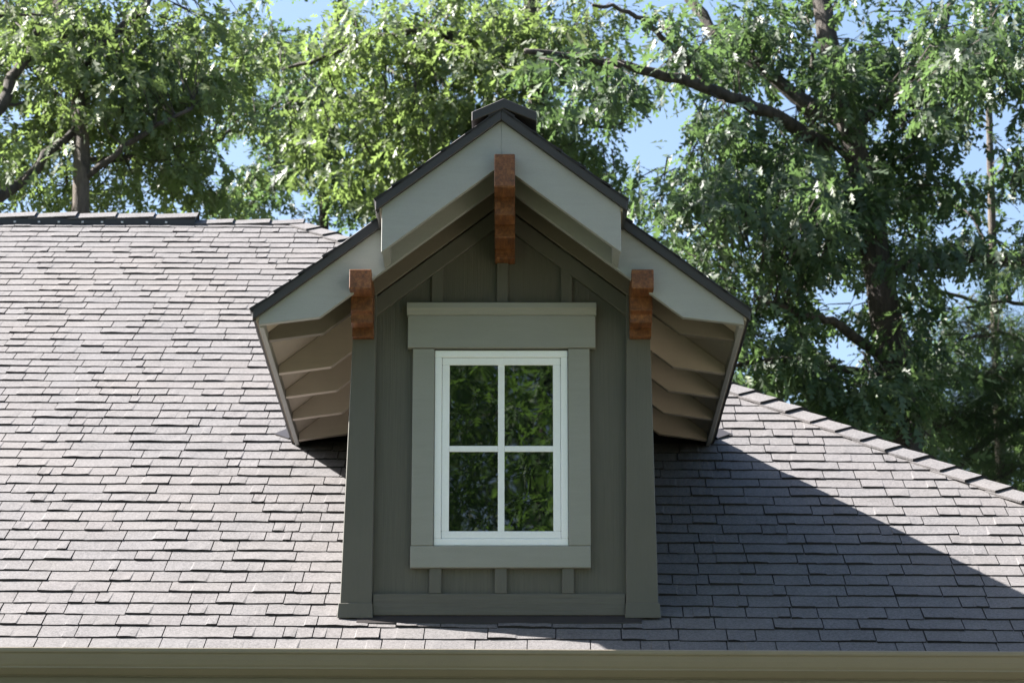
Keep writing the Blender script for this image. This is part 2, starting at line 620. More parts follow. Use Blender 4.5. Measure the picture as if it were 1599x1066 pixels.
# ------------------------------------------------------------------ gutter, soffit, walls
gut = MB()
prof = [(-0.008, 0.005), (-0.008, -0.115), (-0.075, -0.118), (-0.088, -0.112), (-0.100, -0.100), (-0.108, -0.092), (-0.112, -0.088),
        (-0.112, -0.082), (-0.118, -0.072), (-0.126, -0.05), (-0.131, -0.028), (-0.1335, -0.024), (-0.138, -0.022), (-0.140, -0.016), (-0.140, -0.004), (-0.137, 0.0),
        (-0.127, 0.0), (-0.127, -0.006), (-0.120, -0.03), (-0.105, -0.075), (-0.08, -0.107), (-0.013, -0.107), (-0.013, 0.005)]
tilt = EPS * math.sin(PHI)
ty = EPS * math.cos(PHI)
GZT = 2.150
def gpt(x, y, z):
    return (x, EY - 0.015 + y + ty * x, GZT + z + tilt * x * 0.8)
xs = (S_LEFT, hip_s(0) + 0.05)
n = len(prof)
gut.solid([gpt(xs[0], y, z) for y, z in prof] + [gpt(xs[1], y, z) for y, z in prof],
          [tuple(range(n)), tuple(range(2 * n - 1, n - 1, -1))] + [(i, i + n, (i + 1) % n + n, (i + 1) % n) for i in range(n)])
gut.build("gutter", M_GUTTER, house, label="olive painted metal gutter with rolled lip")
# a dark starter edge of metal under the first course
de = MB()
A = [roof_pt(S_LEFT, -0.012, -0.006), roof_pt(hip_s(0), -0.012, -0.006), roof_pt(hip_s(0), 0.15, -0.0015), roof_pt(S_LEFT, 0.15, -0.0015)]
de.hexa(A, [p - RN * 0.004 for p in A])
de.build("drip_edge", M_METAL, roof)
fb = MB()
pts = [gpt(xs[0], -0.006, 0.0), gpt(xs[1], -0.006, 0.0)]
fb.hexa([gpt(xs[0], -0.006, -0.004), gpt(xs[1], -0.006, -0.004), gpt(xs[1], -0.006, -0.17), gpt(xs[0], -0.006, -0.17)],
        [gpt(xs[0], 0.018, -0.004), gpt(xs[1], 0.018, -0.004), gpt(xs[1], 0.018, -0.17), gpt(xs[0], 0.018, -0.17)])
fb.build("eave_fascia", M_CASING, house)
sf = MB()
sf.hexa([gpt(xs[0], 0.02, -0.155), gpt(xs[1], 0.02, -0.155), gpt(xs[1], 0.6, -0.155), gpt(xs[0], 0.6, -0.155)],
        [gpt(xs[0], 0.02, -0.167), gpt(xs[1], 0.02, -0.167), gpt(xs[1], 0.6, -0.167), gpt(xs[0], 0.6, -0.167)])
sf.build("eave_soffit", M_SHEATH, house)
hw = MB()
hw.box(S_LEFT + 0.4, 3.75, 0.16, 0.3, GZ, 1.96)
hw.box(S_LEFT + 0.4, 3.75, BACK_Y - 0.6, BACK_Y - 0.45, GZ, 2.0)
hw.box(3.6, 3.75, 0.3, BACK_Y - 0.6, GZ, 1.96)
hw.prism_x([(0.3, GZ), (BACK_Y - 0.6, GZ), (BACK_Y - 0.6, 2.0), (RIDGE_END.y, RIDGE_END.z - 0.3), (0.3, 2.3)], S_LEFT + 0.4, S_LEFT + 0.55)
hw.build("house_wall", M_WALL, house)

# ------------------------------------------------------------------ dormer
dormer = empty("dormer", (DCX, 0, Z0), label="olive gabled dormer with cedar brackets and white window on the grey roof", cat="dormer")
AP, SLOPE = 4.690, 0.765
def rt(o):                                                # top of the dormer roof, o = distance from its centre line
    return AP - SLOPE * abs(o)
def sx(side, o):
    return DCX + side * o
def band(side, o0, o1, d0, d1):
    """strip that runs down one rake between depths d0 and d1 under the roof top"""
    return [(sx(side, o0), rt(o0) - d0), (sx(side, o1), rt(o1) - d0), (sx(side, o1), rt(o1) - d1), (sx(side, o0), rt(o0) - d1)]
def ymain(z):
    return (z - Z0) / TP
Y_LOW, Y_UP = -0.31, -0.59                                # front of the lower and of the upper rake boards
O_EAVE, O_UP = 1.135, 0.553

# walls
w_ = MB()
WB = 0.69
def wall_pts(k): return None
w_.prism([(DCX - WB - 0.02, Z0 - 0.1), (DCX + WB - 0.005, Z0 - 0.1), (DCX + 0.655, 3.72), (DCX + 0.655, rt(0.655) - 0.08), (DCX, rt(0) - 0.08), (DCX - 0.655, rt(0.655) - 0.08), (DCX - 0.655, 3.72)], 0.0, 0.05)
w_.build("front_siding", M_SIDING, dormer)
for side in (-1, 1):
    m = MB()
    xo, xi = sx(side, 0.655), sx(side, 0.6)
    ob = sx(side, 0.70)
    pts_o = [(ob, 0.05, Z0 - 0.1), (ob, 2.6, roof_z(2.6) - 0.1), (xo, 2.6, 3.85), (xo, 0.05, 3.85)]
    pts_i = [(xi, 0.05, Z0 - 0.1), (xi, 2.6, roof_z(2.6) - 0.1), (xi, 2.6, 3.85), (xi, 0.05, 3.85)]
    m.hexa(pts_o, pts_i)
    m.build("side_wall", M_SIDING, dormer)

for side in (-1, 1):
    m = MB()
    xa, xb = sorted((sx(side, 0.648), sx(side, 0.716)))
    m.box(xa, xb, 0.005, 2.4, 3.815, 4.06)
    m.build("wall_plate", M_RAFTER, dormer)
    # bent metal in the valley where the dormer roof meets the main roof
    m = MB()
    pts = []
    for o in (O_EAVE + 0.06, 0.05):
        y = ymain(rt(o))
        pts.append(Vector((sx(side, o), y, roof_z(y))))
    vd = (pts[1] - pts[0]).normalized()
    sd = vd.cross(RN).normalized()
    if sd.x * side < 0: sd = -sd
    A = [pts[0] - sd * 0.03 + RN * 0.016 - vd * 0.02, pts[0] + sd * 0.085 + RN * 0.016, pts[1] + sd * 0.085 + RN * 0.016, pts[1] - sd * 0.03 + RN * 0.016]
    m.hexa(A, [p - RN * 0.008 for p in A])
    m.build("valley_flashing", M_METAL, dormer)

# corner boards (battered), with their flared bases
for side in (-1, 1):
    ct = -0.06
    yb = -0.035
    zt, zb = 3.735, Z0 + 0.055
    ob, ot = 0.741, 0.708
    ib, it = 0.592, 0.597
    m = MB()
    bx = lambda o: ct + side * o
    cx_ = lambda o: DCX + side * o
    A = [(bx(ob), yb, zb), (bx(ib), yb, zb), (cx_(it), yb, zt + 0.25), (cx_(ot - 0.004), yb, zt + 0.02 - 0.0)]
    A = [(bx(ob), yb, zb), (bx(ib), yb, zb), (cx_(it), yb, 3.95), (cx_(ot), yb, 3.80)]
    B = [(x, 0.09, z) for x, y, z in A]
    m.hexa(A, B)
    cb = m.build("corner_board", M_TRIM, dormer, bevel=0.003)
    m = MB()
    A = [(bx(ob + 0.012), yb - 0.012, Z0 - 0.012), (bx(ib - 0.006), yb - 0.012, Z0 - 0.012), (bx(ib - 0.003), yb - 0.009, zb + 0.004), (bx(ob + 0.006), yb - 0.009, zb + 0.004)]
    B = [(x, 0.1, z + 0.06 * (k < 2)) for k, (x, y, z) in enumerate(A)]
    m.hexa(A, B)
    m.build("base_cap", M_TRIM, cb, bevel=0.002)

# belt board and battens
m = MB(); m.box(-0.648, 0.528, -0.026, 0.0, Z0 + 0.004, Z0 + 0.107); m.build("belt_board", M_BELT, dormer, bevel=0.003)
fl = MB()
fl.hexa([(-0.72, -0.09, roof_z(-0.09) + 0.014), (0.6, -0.09, roof_z(-0.09) + 0.014), (0.6, 0.02, roof_z(0.02) + 0.018), (-0.72, 0.02, roof_z(0.02) + 0.018)],
        [(-0.72, -0.09, roof_z(-0.09) + 0.010), (0.6, -0.09, roof_z(-0.09) + 0.010), (0.6, 0.02, roof_z(0.02) + 0.008), (-0.72, 0.02, roof_z(0.02) + 0.008)])
fl.build("base_flashing", M_METAL, dormer)
for xb in (-0.358, -0.052, 0.262):
    m = MB(); m.box(xb - 0.028, xb + 0.028, -0.02, 0.0, Z0 + 0.107, 2.63); m.build("batten", M_TRIM, dormer, bevel=0.003)
for xb in (-0.358, -0.046, 0.262):
    m = MB(); zt = rt(abs(xb - DCX) + 0.03) - 0.2; m.box(xb - 0.028, xb + 0.028, -0.02, 0.0, 3.87, zt); m.build("batten", M_TRIM, dormer, bevel=0.003)

# frieze boards and wall rafters under the rakes
for side in (-1, 1):
    MB().prism(band(side, 0.0, 0.665, 0.30, 0.395), -0.028, -0.001).build("frieze_board", M_TRIM, dormer, bevel=0.003)

def tail(o0, o1, top):
    """rafter outline from o0 to the eave: parallel to the roof, then tapering to a shallow tail"""
    return [(o0, rt(o0) - top), (o1, rt(o1) - top), (o1, 3.712), (0.85, 3.748), (o0, rt(o0) - 0.292)]

# window trim
trim = MB()
CB = -0.028
trim.box(-0.497, 0.398, -0.038, 0.0, 3.676, 3.835)
wt = trim.build("window_trim", M_CASING, dormer, bevel=0.002)
m = MB()
m.prism_x([(0.0, 3.8355), (-0.041, 3.8355), (-0.046, 3.845), (-0.05, 3.858), (-0.058, 3.866), (-0.058, 3.893), (-0.05, 3.897), (0.0, 3.899)], -0.502, 0.403)
m.build("head_moulding", M_CASING, wt, bevel=0.0015)
for x0, x1 in ((-0.4725, -0.369), (0.267, 0.3695)):
    m = MB(); m.box(x0, x1, CB, 0.0, 2.719, 3.674); m.build("side_casing", M_CASING, wt, bevel=0.003)
m = MB(); m.box(-0.4755, 0.3685, CB - 0.002, 0.0, 2.613, 2.7175); m.build("sill_casing", M_CASING, wt, bevel=0.003)

nh = MB()
for xx, zz_, yy_ in [(x_, z_, -0.0383) for x_ in (-0.47, -0.465, -0.05, 0.365, 0.37) for z_ in (3.70, 3.80)] + \
        [(x_, z_, CB - 0.0003) for x_ in (-0.445, -0.397, 0.295, 0.343) for z_ in (2.76, 3.08, 3.36, 3.62)] + \
        [(x_, z_, CB - 0.0023) for x_ in (-0.45, -0.24, 0.13, 0.345) for z_ in (2.64, 2.69)]:
    xx += R.uniform(-.004, .004); zz_ += R.uniform(-.006, .006)
    nh.prism([(xx + 0.0042 * math.cos(a_), zz_ + 0.0042 * math.sin(a_)) for a_ in [math.pi / 4 * q_ for q_ in range(8)]], yy_ - 0.0008, yy_ + 0.002)
nh.build("nail_heads", M_CASING, wt, kind="stuff")

# window: frame > sash, muntins, panes
win = empty("window", (0, 0, 0)); win.parent = dormer; win.location = Vector((DCX, 0, 2.7)) - dormer.location
def ring(m, x0, x1, z0, z1, wd, y0, y1, wb=None):
    wb = wb or wd
    m.box(x0, x1, y0, y1, z0, z0 + wb)
    m.box(x0, x1, y0, y1, z1 - wd, z1)
    m.box(x0, x0 + wd, y0, y1, z0 + wb, z1 - wd)
    m.box(x1 - wd, x1, y0, y1, z0 + wb, z1 - wd)
m = MB(); ring(m, -0.3675, 0.2655, 2.7205, 3.668, 0.034, -0.016, 0.0); m.build("frame", M_VINYL, win, bevel=0.003)
m = MB(); ring(m, -0.3325, 0.2305, 2.7555, 3.633, 0.036, -0.010, -0.001); m.build("sash", M_VINYL, win, bevel=0.003)
GX0, GX1, GZ0, GZ1 = -0.2965, 0.1945, 2.7915, 3.597
mx, mz = -0.051, 3.188
m = MB(); m.box(mx - 0.0155, mx + 0.0155, -0.0085, -0.003, GZ0, GZ1); m.build("muntin", M_VINYL, win, bevel=0.002)
for x0, x1 in ((GX0, mx - 0.016), (mx + 0.016, GX1)):
    m = MB(); m.box(x0, x1, -0.0085, -0.003, mz - 0.0145, mz + 0.0145); m.build("muntin", M_VINYL, win, bevel=0.002)
for x0, x1 in ((GX0, mx), (mx, GX1)):
    for z0, z1 in ((GZ0, mz), (mz, GZ1)):
        m = MB(); m.box(x0 + 0.0005, x1 - 0.0005, -0.0028, -0.0005, z0 + 0.0005, z1 - 0.0005); m.build("pane", M_GLASS, win)
for xc in (-0.255, 0.155):
    m = MB(); m.box(xc - 0.019, xc + 0.019, -0.021, -0.0155, 2.7215, 2.7285); m.build("weep_cover", M_VINYL, win, bevel=0.001)

# rafters, barge boards, soffit, trim
RAFT_Y = (0.0, 0.58, 1.05, 1.52, 1.99)
for side in (-1, 1):
    for i, y in enumerate(RAFT_Y):
        y0 = -0.036 if i == 0 else y
        o0 = 0.0 if i == 0 else 0.6
        po = [(sx(side, o), z) for o, z in tail(o0, O_EAVE - 0.024, 0.088)]
        MB().prism(po, y0, y0 + 0.04).build("rafter", M_BARGE if i == 0 else M_RAFTER, dormer, bevel=0.002)
    # lower barge board runs from the eave up to the ridge behind the upper one
    po = [(sx(side, o), z) for o, z in tail(0.0, O_EAVE, 0.070)]
    MB().prism(po, Y_LOW, Y_LOW + 0.032).build("fascia_board", M_FASCIA, dormer, bevel=0.002)
    # upper barge board, plumb cut
    MB().prism(band(side, 0.0, O_UP, 0.070, 0.288), Y_UP, Y_UP + 0.032).build("upper_fascia_board", M_FASCIA, dormer, bevel=0.002)
    # second upper rafter end, short blocking between the two boards
    m = MB()
    m.hexa([(sx(side, O_UP - 0.034), Y_UP + 0.033, rt(O_UP - 0.034) - 0.088), (sx(side, O_UP - 0.004), Y_UP + 0.033, rt(O_UP - 0.004) - 0.088), (sx(side, O_UP - 0.004), Y_UP + 0.033, rt(O_UP - 0.004) - 0.284), (sx(side, O_UP - 0.034), Y_UP + 0.033, rt(O_UP - 0.034) - 0.284)],
           [(sx(side, O_UP - 0.034), Y_LOW - 0.001, rt(O_UP - 0.034) - 0.088), (sx(side, O_UP - 0.004), Y_LOW - 0.001, rt(O_UP - 0.004) - 0.088), (sx(side, O_UP - 0.004), Y_LOW - 0.001, rt(O_UP - 0.004) - 0.284), (sx(side, O_UP - 0.034), Y_LOW - 0.001, rt(O_UP - 0.034) - 0.284)])
    m.build("end_block", M_FASCIA, dormer, bevel=0.002)
    # eave board along the rafter tails
    m = MB()
    xo0, xo1 = sx(side, O_EAVE - 0.023), sx(side, O_EAVE)
    zt0, zt1 = rt(O_EAVE - 0.023) - 0.088, rt(O_EAVE) - 0.088
    m.hexa([(xo0, Y_LOW + 0.033, 3.706), (xo1, Y_LOW + 0.033, 3.706), (xo1, Y_LOW + 0.033, zt1), (xo0, Y_LOW + 0.033, zt0)],
           [(xo0, 2.45, 3.706), (xo1, 2.45, 3.706), (xo1, 2.45, zt1), (xo0, 2.45, zt0)])
    m.build("eave_board", M_FASCIA, dormer, bevel=0.002)
    # sheathing under the shingles: lower and upper tier, tapering into the main roof at the back
    def slab(name, o0, o1, d0, d1, y0, mat, yb=None, **k):
        def yy(o): return yb if yb is not None else ymain(rt(o)) + 0.12
        m = MB()
        m.hexa([(sx(side, o0), y0, rt(o0) - d0), (sx(side, o1), y0, rt(o1) - d0), (sx(side, o1), y0, rt(o1) - d1), (sx(side, o0), y0, rt(o0) - d1)],
               [(sx(side, o0), yy(o0), rt(o0) - d0), (sx(side, o1), yy(o1), rt(o1) - d0), (sx(side, o1), yy(o1), rt(o1) - d1), (sx(side, o0), yy(o0), rt(o0) - d1)])
        return m.build(name, mat, dormer, **k)
    slab("soffit_deck", 0.0, O_EAVE + 0.012, 0.026, 0.0865, Y_LOW - 0.004 + 0.006, M_SHEATH)
    slab("upper_soffit_deck", 0.0, O_UP + 0.01, 0.026, 0.0865, Y_UP + 0.003, M_SHEATH, Y_LOW - 0.004)
    # dark metal along the rakes and the eave
    MB().prism(band(side, 0.0, O_EAVE + 0.028, 0.012, 0.072), Y_LOW - 0.024, Y_LOW - 0.0035).build("rake_trim", M_METAL, dormer, bevel=0.002)
    MB().prism(band(side, 0.0, O_UP + 0.028, 0.012, 0.072), Y_UP - 0.024, Y_UP - 0.0005).build("rake_trim", M_METAL, dormer, bevel=0.002)
    m = MB()
    oa, ob_ = O_EAVE + 0.013, O_EAVE + 0.024
    m.hexa([(sx(side, oa), Y_LOW - 0.003, rt(oa) - 0.014), (sx(side, ob_), Y_LOW - 0.003, rt(ob_) - 0.014), (sx(side, ob_), Y_LOW - 0.003, rt(ob_) - 0.075), (sx(side, oa), Y_LOW - 0.003, rt(oa) - 0.08)],
           [(sx(side, oa), 2.42, rt(oa) - 0.014), (sx(side, ob_), 2.42, rt(ob_) - 0.014), (sx(side, ob_), 2.42, rt(ob_) - 0.075), (sx(side, oa), 2.42, rt(oa) - 0.08)])
    m.build("eave_flashing", M_METAL, dormer)
    m = MB()
    oa, ob_ = O_UP + 0.011, O_UP + 0.022
    m.hexa([(sx(side, oa), Y_UP - 0.002, rt(oa) - 0.014), (sx(side, ob_), Y_UP - 0.002, rt(ob_) - 0.014), (sx(side, ob_), Y_UP - 0.002, rt(ob_) - 0.085), (sx(side, oa), Y_UP - 0.002, rt(oa) - 0.088)],
           [(sx(side, oa), Y_LOW - 0.026, rt(oa) - 0.014), (sx(side, ob_), Y_LOW - 0.026, rt(ob_) - 0.014), (sx(side, ob_), Y_LOW - 0.026, rt(ob_) - 0.085), (sx(side, oa), Y_LOW - 0.026, rt(oa) - 0.088)])
    m.build("upper_eave_flashing", M_METAL, dormer)

# dormer shingles: courses run along y, rising towards the ridge
dfield = Field()
ang = math.atan(SLOPE)
for side in (-1, 1):
    u_ = Vector((0, 1, 0)) * (1 if side < 0 else -1)
    v_ = Vector((-side * math.cos(ang), 0, math.sin(ang)))
    n_ = Vector((side * math.sin(ang), 0, math.cos(ang)))
    o_e = O_EAVE + 0.034
    O_ = Vector((sx(side, o_e), 0, rt(o_e) - 0.024))
    L = o_e / math.cos(ang)
    fn = lambda s, t, h: O_ + u_ * s + v_ * t + n_ * h
    r = 0
    while r * EXPO < L - 0.02:
        t0 = r * EXPO
        o_here = o_e - t0 * math.cos(ang)
        yf = (Y_UP if o_here < O_UP + 0.05 else Y_LOW) - 0.027
        yb = ymain(rt(o_here)) + 0.1
        for s, w, thick in tab_layout(yf, yb, R):
            y0, y1 = max(s, yf), min(s + w - 0.0035, yb)
            if y1 - y0 < 0.01: continue
            a0, a1 = (y0, y1) if side < 0 else (-y1, -y0)
            tm = min(t0 + SL, L)
            jit = R.uniform(-0.004, 0.004)
            dfield.cut([(a0, t0 + jit), (a1, t0 + jit), (a1, tm), (a0, tm)], t0, 0.016 if thick else 0.011, R.random(), fn)
        r += 1
    # the short course that starts above the lower eave of the upper tier
    t0 = (o_e - (O_UP + 0.03)) / math.cos(ang)
    a0, a1 = (Y_UP - 0.027, Y_LOW - 0.02) if side < 0 else (-(Y_LOW - 0.02), -(Y_UP - 0.027))
    dfield.cut([(a0, t0), (a1, t0), (a1, t0 + 0.15), (a0, t0 + 0.15)], t0, 0.013, R.random(), fn)
dfield.build("dormer_shingles", M_SHINGLE_D, dormer, kind="stuff")

# raised ridge cap of the dormer
m = MB()
zc = AP + 0.032
for y0, y1, l in ((Y_UP - 0.03, 0.1, 0.0), (0.08, 1.0, 0.012), (0.98, 3.6, 0.006)):
    po = [(DCX + 0.012, zc + l), (DCX + 0.165, zc - 0.068 + l), (DCX + 0.165, zc - 0.115), (DCX + 0.012, zc - 0.05), (DCX - 0.138, zc - 0.115), (DCX - 0.138, zc - 0.068 + l)]
    m.prism(po, y0, y1)
m.build("dormer_ridge_cap", M_METAL, dormer, bevel=0.003)

# cedar brackets: stepped profile in y,z
def bracket(xc, wdt, prof):
    m = MB()
    m.prism_x(prof, xc - wdt / 2, xc + wdt / 2)
    return m.build("bracket", M_CEDAR, dormer, bevel=0.0035)
def cove(y0, z0, y1, z1, n=4):
    """quarter hollow from the lower front point to the upper back point"""
    return [(y0 + (y1 - y0) * (1 - math.cos(a)), z0 + (z1 - z0) * math.sin(a)) for a in [math.pi / 2 * k / n for k in range(n + 1)]]
side_prof = [(-0.375, 3.962), (-0.375, 3.872), (-0.372, 3.868), (-0.243, 3.868), (-0.243, 3.879), (-0.225, 3.879)]
side_prof += [(-0.225, 3.808), (-0.221, 3.804), (-0.204, 3.800), (-0.190, 3.792), (-0.183, 3.778), (-0.183, 3.757), (-0.093, 3.756), (-0.093, 3.766), (-0.075, 3.766), (-0.075, 3.718), (-0.036, 3.716), (-0.036, 3.962)]
bracket(-0.709, 0.103, side_prof)
bracket(0.611, 0.103, side_prof)
apex_prof = [(-0.645, 4.438), (-0.645, 4.28), (-0.64, 4.275), (-0.495, 4.275), (-0.495, 4.287), (-0.475, 4.287), (-0.475, 4.20), (-0.47, 4.195), (-0.32, 4.198), (-0.32, 4.212), (-0.30, 4.212), (-0.30, 4.146), (-0.295, 4.140), (-0.105, 4.143), (-0.105, 4.154), (-0.085, 4.154), (-0.085, 4.105), (0.0, 4.10), (0.0, 4.438)]
bracket(-0.034, 0.096, apex_prof)

# ------------------------------------------------------------------ trees
M_BARK = bark_mat("oak_bark", (0.014, 0.011, 0.009), (0.07, 0.0575, 0.0475))
M_BARK_P = bark_mat("pale_bark", (0.025, 0.02, 0.016), (0.12, 0.095, 0.075))
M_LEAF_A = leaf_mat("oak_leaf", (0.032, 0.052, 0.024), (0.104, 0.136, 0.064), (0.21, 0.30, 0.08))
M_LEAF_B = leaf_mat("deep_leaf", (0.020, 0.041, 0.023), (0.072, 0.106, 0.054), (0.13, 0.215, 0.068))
M_LEAF_Y = leaf_mat("yard_leaf", (0.022, 0.058, 0.014), (0.075, 0.15, 0.032), (0.16, 0.3, 0.05))
M_NEEDLE = leaf_mat("pine_needle", (0.022, 0.045, 0.02), (0.055, 0.095, 0.035), (0.06, 0.11, 0.03))

# one lobed leaf: x across, y along, folded on its midrib; six triangles
LEAF_V = np.array([(0, 0, 0), (0, .38, 0), (0, .68, 0), (0, 1, -.06),
                   (.21, .44, .05), (.27, .80, .06), (.13, .95, .0),
                   (-.21, .44, .05), (-.27, .80, .06), (-.13, .95, .0)], dtype=np.float64)
LEAF_F = np.array([(0, 4, 1), (1, 5, 2), (2, 6, 3), (1, 7, 0), (2, 8, 1), (3, 9, 2)])
NEEDLE_V = np.array([(-.012, 0, 0), (.012, 0, 0), (0, 1, 0)], dtype=np.float64)
NEEDLE_F = np.array([(0, 1, 2)])

def leaf_mesh(name, P, A, U, S, tone, mat, parent, LV=LEAF_V, LF=LEAF_F):
    """P positions, A axes, U rough normals, S lengths: one mesh of separate leaves"""
    A = A / np.linalg.norm(A, axis=1, keepdims=True)
    X = np.cross(A, U); X /= np.linalg.norm(X, axis=1, keepdims=True) + 1e-9
    Z = np.cross(X, A)
    off = np.array(wloc(parent))
    V = (P[:, None, :] - off + S[:, None, None] * (LV[None, :, 0:1] * X[:, None, :] + LV[None, :, 1:2] * A[:, None, :] + LV[None, :, 2:3] * Z[:, None, :]))
    n, k = len(P), len(LV)
    Fc = (LF[None] + (np.arange(n) * k)[:, None, None]).reshape(-1, 3)
    me = bpy.data.meshes.new(name)
    me.vertices.add(n * k)
    me.vertices.foreach_set("co", V.reshape(-1).astype(np.float32))
    me.loops.add(Fc.size)
    me.loops.foreach_set("vertex_index", Fc.reshape(-1).astype(np.int32))
    me.polygons.add(len(Fc))
    me.polygons.foreach_set("loop_start", (np.arange(len(Fc)) * 3).astype(np.int32))
    me.update(calc_edges=True)
    at_ = me.attributes.new("tone", 'FLOAT', 'FACE')
    at_.data.foreach_set("value", np.repeat(tone, len(LF)).astype(np.float32))
    return props(link_mesh(name, me, mat, parent), kind="stuff")

# open sky the photograph shows between the crowns (pixel ellipses)
GAPS = [(1030, 195, 62, 52), (455, 15, 40, 30), (372, 232, 26, 30), (345, 75, 22, 22), (30, 178, 24, 20), (420, 130, 16, 22), (335, 270, 22, 22),
        (1000, 60, 30, 26), (985, 215, 22, 46), (1235, 135, 16, 30), (1208, 170, 22, 16), (1420, 60, 22, 14), (1265, 145, 18, 24), (1300, 455, 36, 26),
        (1310, 530, 44, 28), (1205, 500, 20, 26), (1150, 560, 22, 20), (1240, 610, 24, 16), (1530, 240, 28, 26), (1500, 260, 26, 22), (1555, 190, 26, 24), (1480, 345, 26, 20),
        (1570, 330, 20, 26), (1500, 440, 34, 26), (1580, 460, 24, 26), (475, 305, 24, 28), (435, 330, 22, 14), (515, 350, 18, 14), (235, 290, 18, 20),
        (160, 240, 14, 14), (100, 325, 14, 10), (1180, 150, 18, 10), (880, 140, 18, 14), (930, 200, 16, 18), (700, 110, 10, 12), (560, 130, 14, 12), (540, 225, 12, 26),
        (1110, 20, 26, 14), (1495, 20, 24, 12), (1160, 440, 16, 12), (1400, 340, 14, 16), (1370, 200, 12, 14), (650, 250, 10, 12), (745, 150, 18, 14),
        (1540, 560, 18, 14), (1480, 610, 16, 12), (180, 20, 10, 8), (240, 40, 8, 8), (590, 30, 12, 10), (1340, 30, 10, 14)]
GA = np.array(GAPS, dtype=np.float64) * np.array([1, 1, 0.85, 0.85])

def gap_hit(px, py, grow=0.0):
    return bool((((px - GA[:, 0]) / (GA[:, 2] + grow)) ** 2 + ((py - GA[:, 1]) / (GA[:, 3] + grow)) ** 2 < 1).any())

def limb(tree, name, pts, Y, dys, r0, r1, mat, n=8, extra=0):
    """limb through pixel points at depths Y + dys; returns its world points"""
    W = [at(px, py, Y + dy) for (px, py), dy in zip(pts, dys)]
    out, rad = [], []
    for i in range(len(W) - 1):
        for k in range(4):
            q = k / 4
            out.append(W[i].lerp(W[i + 1], q) + Vector((R.uniform(-1, 1), R.uniform(-1, 1), R.uniform(-1, 1))) * (0.02 if 0 < i + k else 0))
    out.append(W[-1])
    for i in range(len(out)):
        q = i / (len(out) - 1)
        rad.append(r0 + (r1 - r0) * q)
    m = MB()
    m.tube(out, rad, n, 0.07)
    m.build(name, mat, tree, smooth=True)
    return out

def sprays(clumps, Y, nleaf, size, droop, needle=False, gaps=True, rad=0.22, tone_mid=0.5):
    """clumps: (px, py, rx, ry, depth offset, depth radius, sprays). Leaves hang in sprays inside each clump"""
    P, A, U, S, T, C = [], [], [], [], [], []
    ppm = F_PX / (Y + CAM_D) / 1.05
    for (px, py, rx, ry, dy, dr, cnt) in clumps:
        cnt = int(cnt * ((0.50 if rx >= 200 else 0.22) if py + ry > 0 else 0.12))
        done = tries = 0
        while done < cnt and tries < cnt * 6:
            tries += 1
            v = NR.normal(size=3); v /= np.linalg.norm(v)
            rr = NR.uniform(0.02, 1.0) ** 0.4
            qx, qy = px + rx * v[0] * rr, py + ry * v[1] * rr
            if gaps and gap_hit(qx, qy, 6): continue
            done += 1
            c = np.array(at(qx, qy, Y + dy + dr * v[2] * rr))
            d0 = NR.normal(size=3) * np.array([1, 1, 0.35]); d0 /= np.linalg.norm(d0)
            t0 = np.clip(NR.normal(tone_mid, 0.2), 0, 1)
            k = max(4, int(nleaf * NR.uniform(0.7, 1.3)))
            ln = NR.uniform(-1, 1, k)
            loc = d0[None] * (ln * rad)[:, None] + NR.normal(size=(k, 3)) * np.array([0.38, 0.38, 0.24]) * rad
            loc[:, 2] -= np.abs(ln) * rad * 0.45 * droop
            ax = loc / (np.linalg.norm(loc, axis=1, keepdims=True) + 1e-6) * 0.9 + NR.normal(size=(k, 3)) * 0.55
            ax[:, 2] -= droop * NR.uniform(0.2, 1.5, k)
            pl = c + loc
            if gaps:                                      # keep the openings in the crown free of leaves
                d_ = (pl[:, 1] + CAM_D) * math.cos(PITCH) + pl[:, 2] * math.sin(PITCH)
                lx = 800 + F_PX * pl[:, 0] / d_
                ly = 533 - F_PX * (pl[:, 2] * math.cos(PITCH) - (pl[:, 1] + CAM_D) * math.sin(PITCH)) / d_
                q2 = np.sqrt(((lx[:, None] - GA[:, 0]) / GA[:, 2]) ** 2 + ((ly[:, None] - GA[:, 1]) / GA[:, 3]) ** 2).min(1)
                ok = q2 > 0.95 + NR.normal(0, 0.22, k)
                pl, ax, k = pl[ok], ax[ok], int(ok.sum())
                if k == 0: continue
            if k > 5: C.append(c)
            P.append(pl); A.append(ax)
            U.append(NR.normal(size=(k, 3)) * 0.6 + np.array([0, -0.1, 1.0]))
            S.append(size * NR.uniform(0.6, 1.25, k)); T.append(np.clip(t0 + NR.normal(0, 0.14, k), 0, 1))
    return [np.concatenate(z) for z in (P, A, U, S, T)] + [np.array(C)]

def twigs(tree, C, nodes, mat, frac=1.0, Y=18):
    """thin twigs that carry the sprays, each from the nearest limb point"""
    nodes = np.array([tuple(p) for p in nodes])
    m = MB()
    for c in C:
        if NR.random() > frac: continue
        d = np.linalg.norm(nodes - c, axis=1)
        j = int(d.argmin())
        if d[j] > 2.2:
            v = NR.normal(size=3); v[2] = abs(v[2]) * -0.2 - 0.1
            a = Vector(c + v / np.linalg.norm(v) * NR.uniform(0.25, 0.6))
        else:
            a = Vector(nodes[j])
            L = (Vector(c) - a).length
            if L > 0.5: a = Vector(c) + (a - Vector(c)) * (0.5 / L)
        b_ = Vector(c)
        if gap_hit(*proj(a), 4) or gap_hit(*proj(a.lerp(b_, .5)), 4): continue
        mid = a.lerp(b_, 0.5) + Vector(tuple(NR.normal(size=3) * 0.05)) + Vector((0, 0, 0.04))
        m.tube([a, mid, b_], [0.011, 0.007, 0.003], 3, 0, R)
    m.build("twigs", mat, tree, kind="stuff")

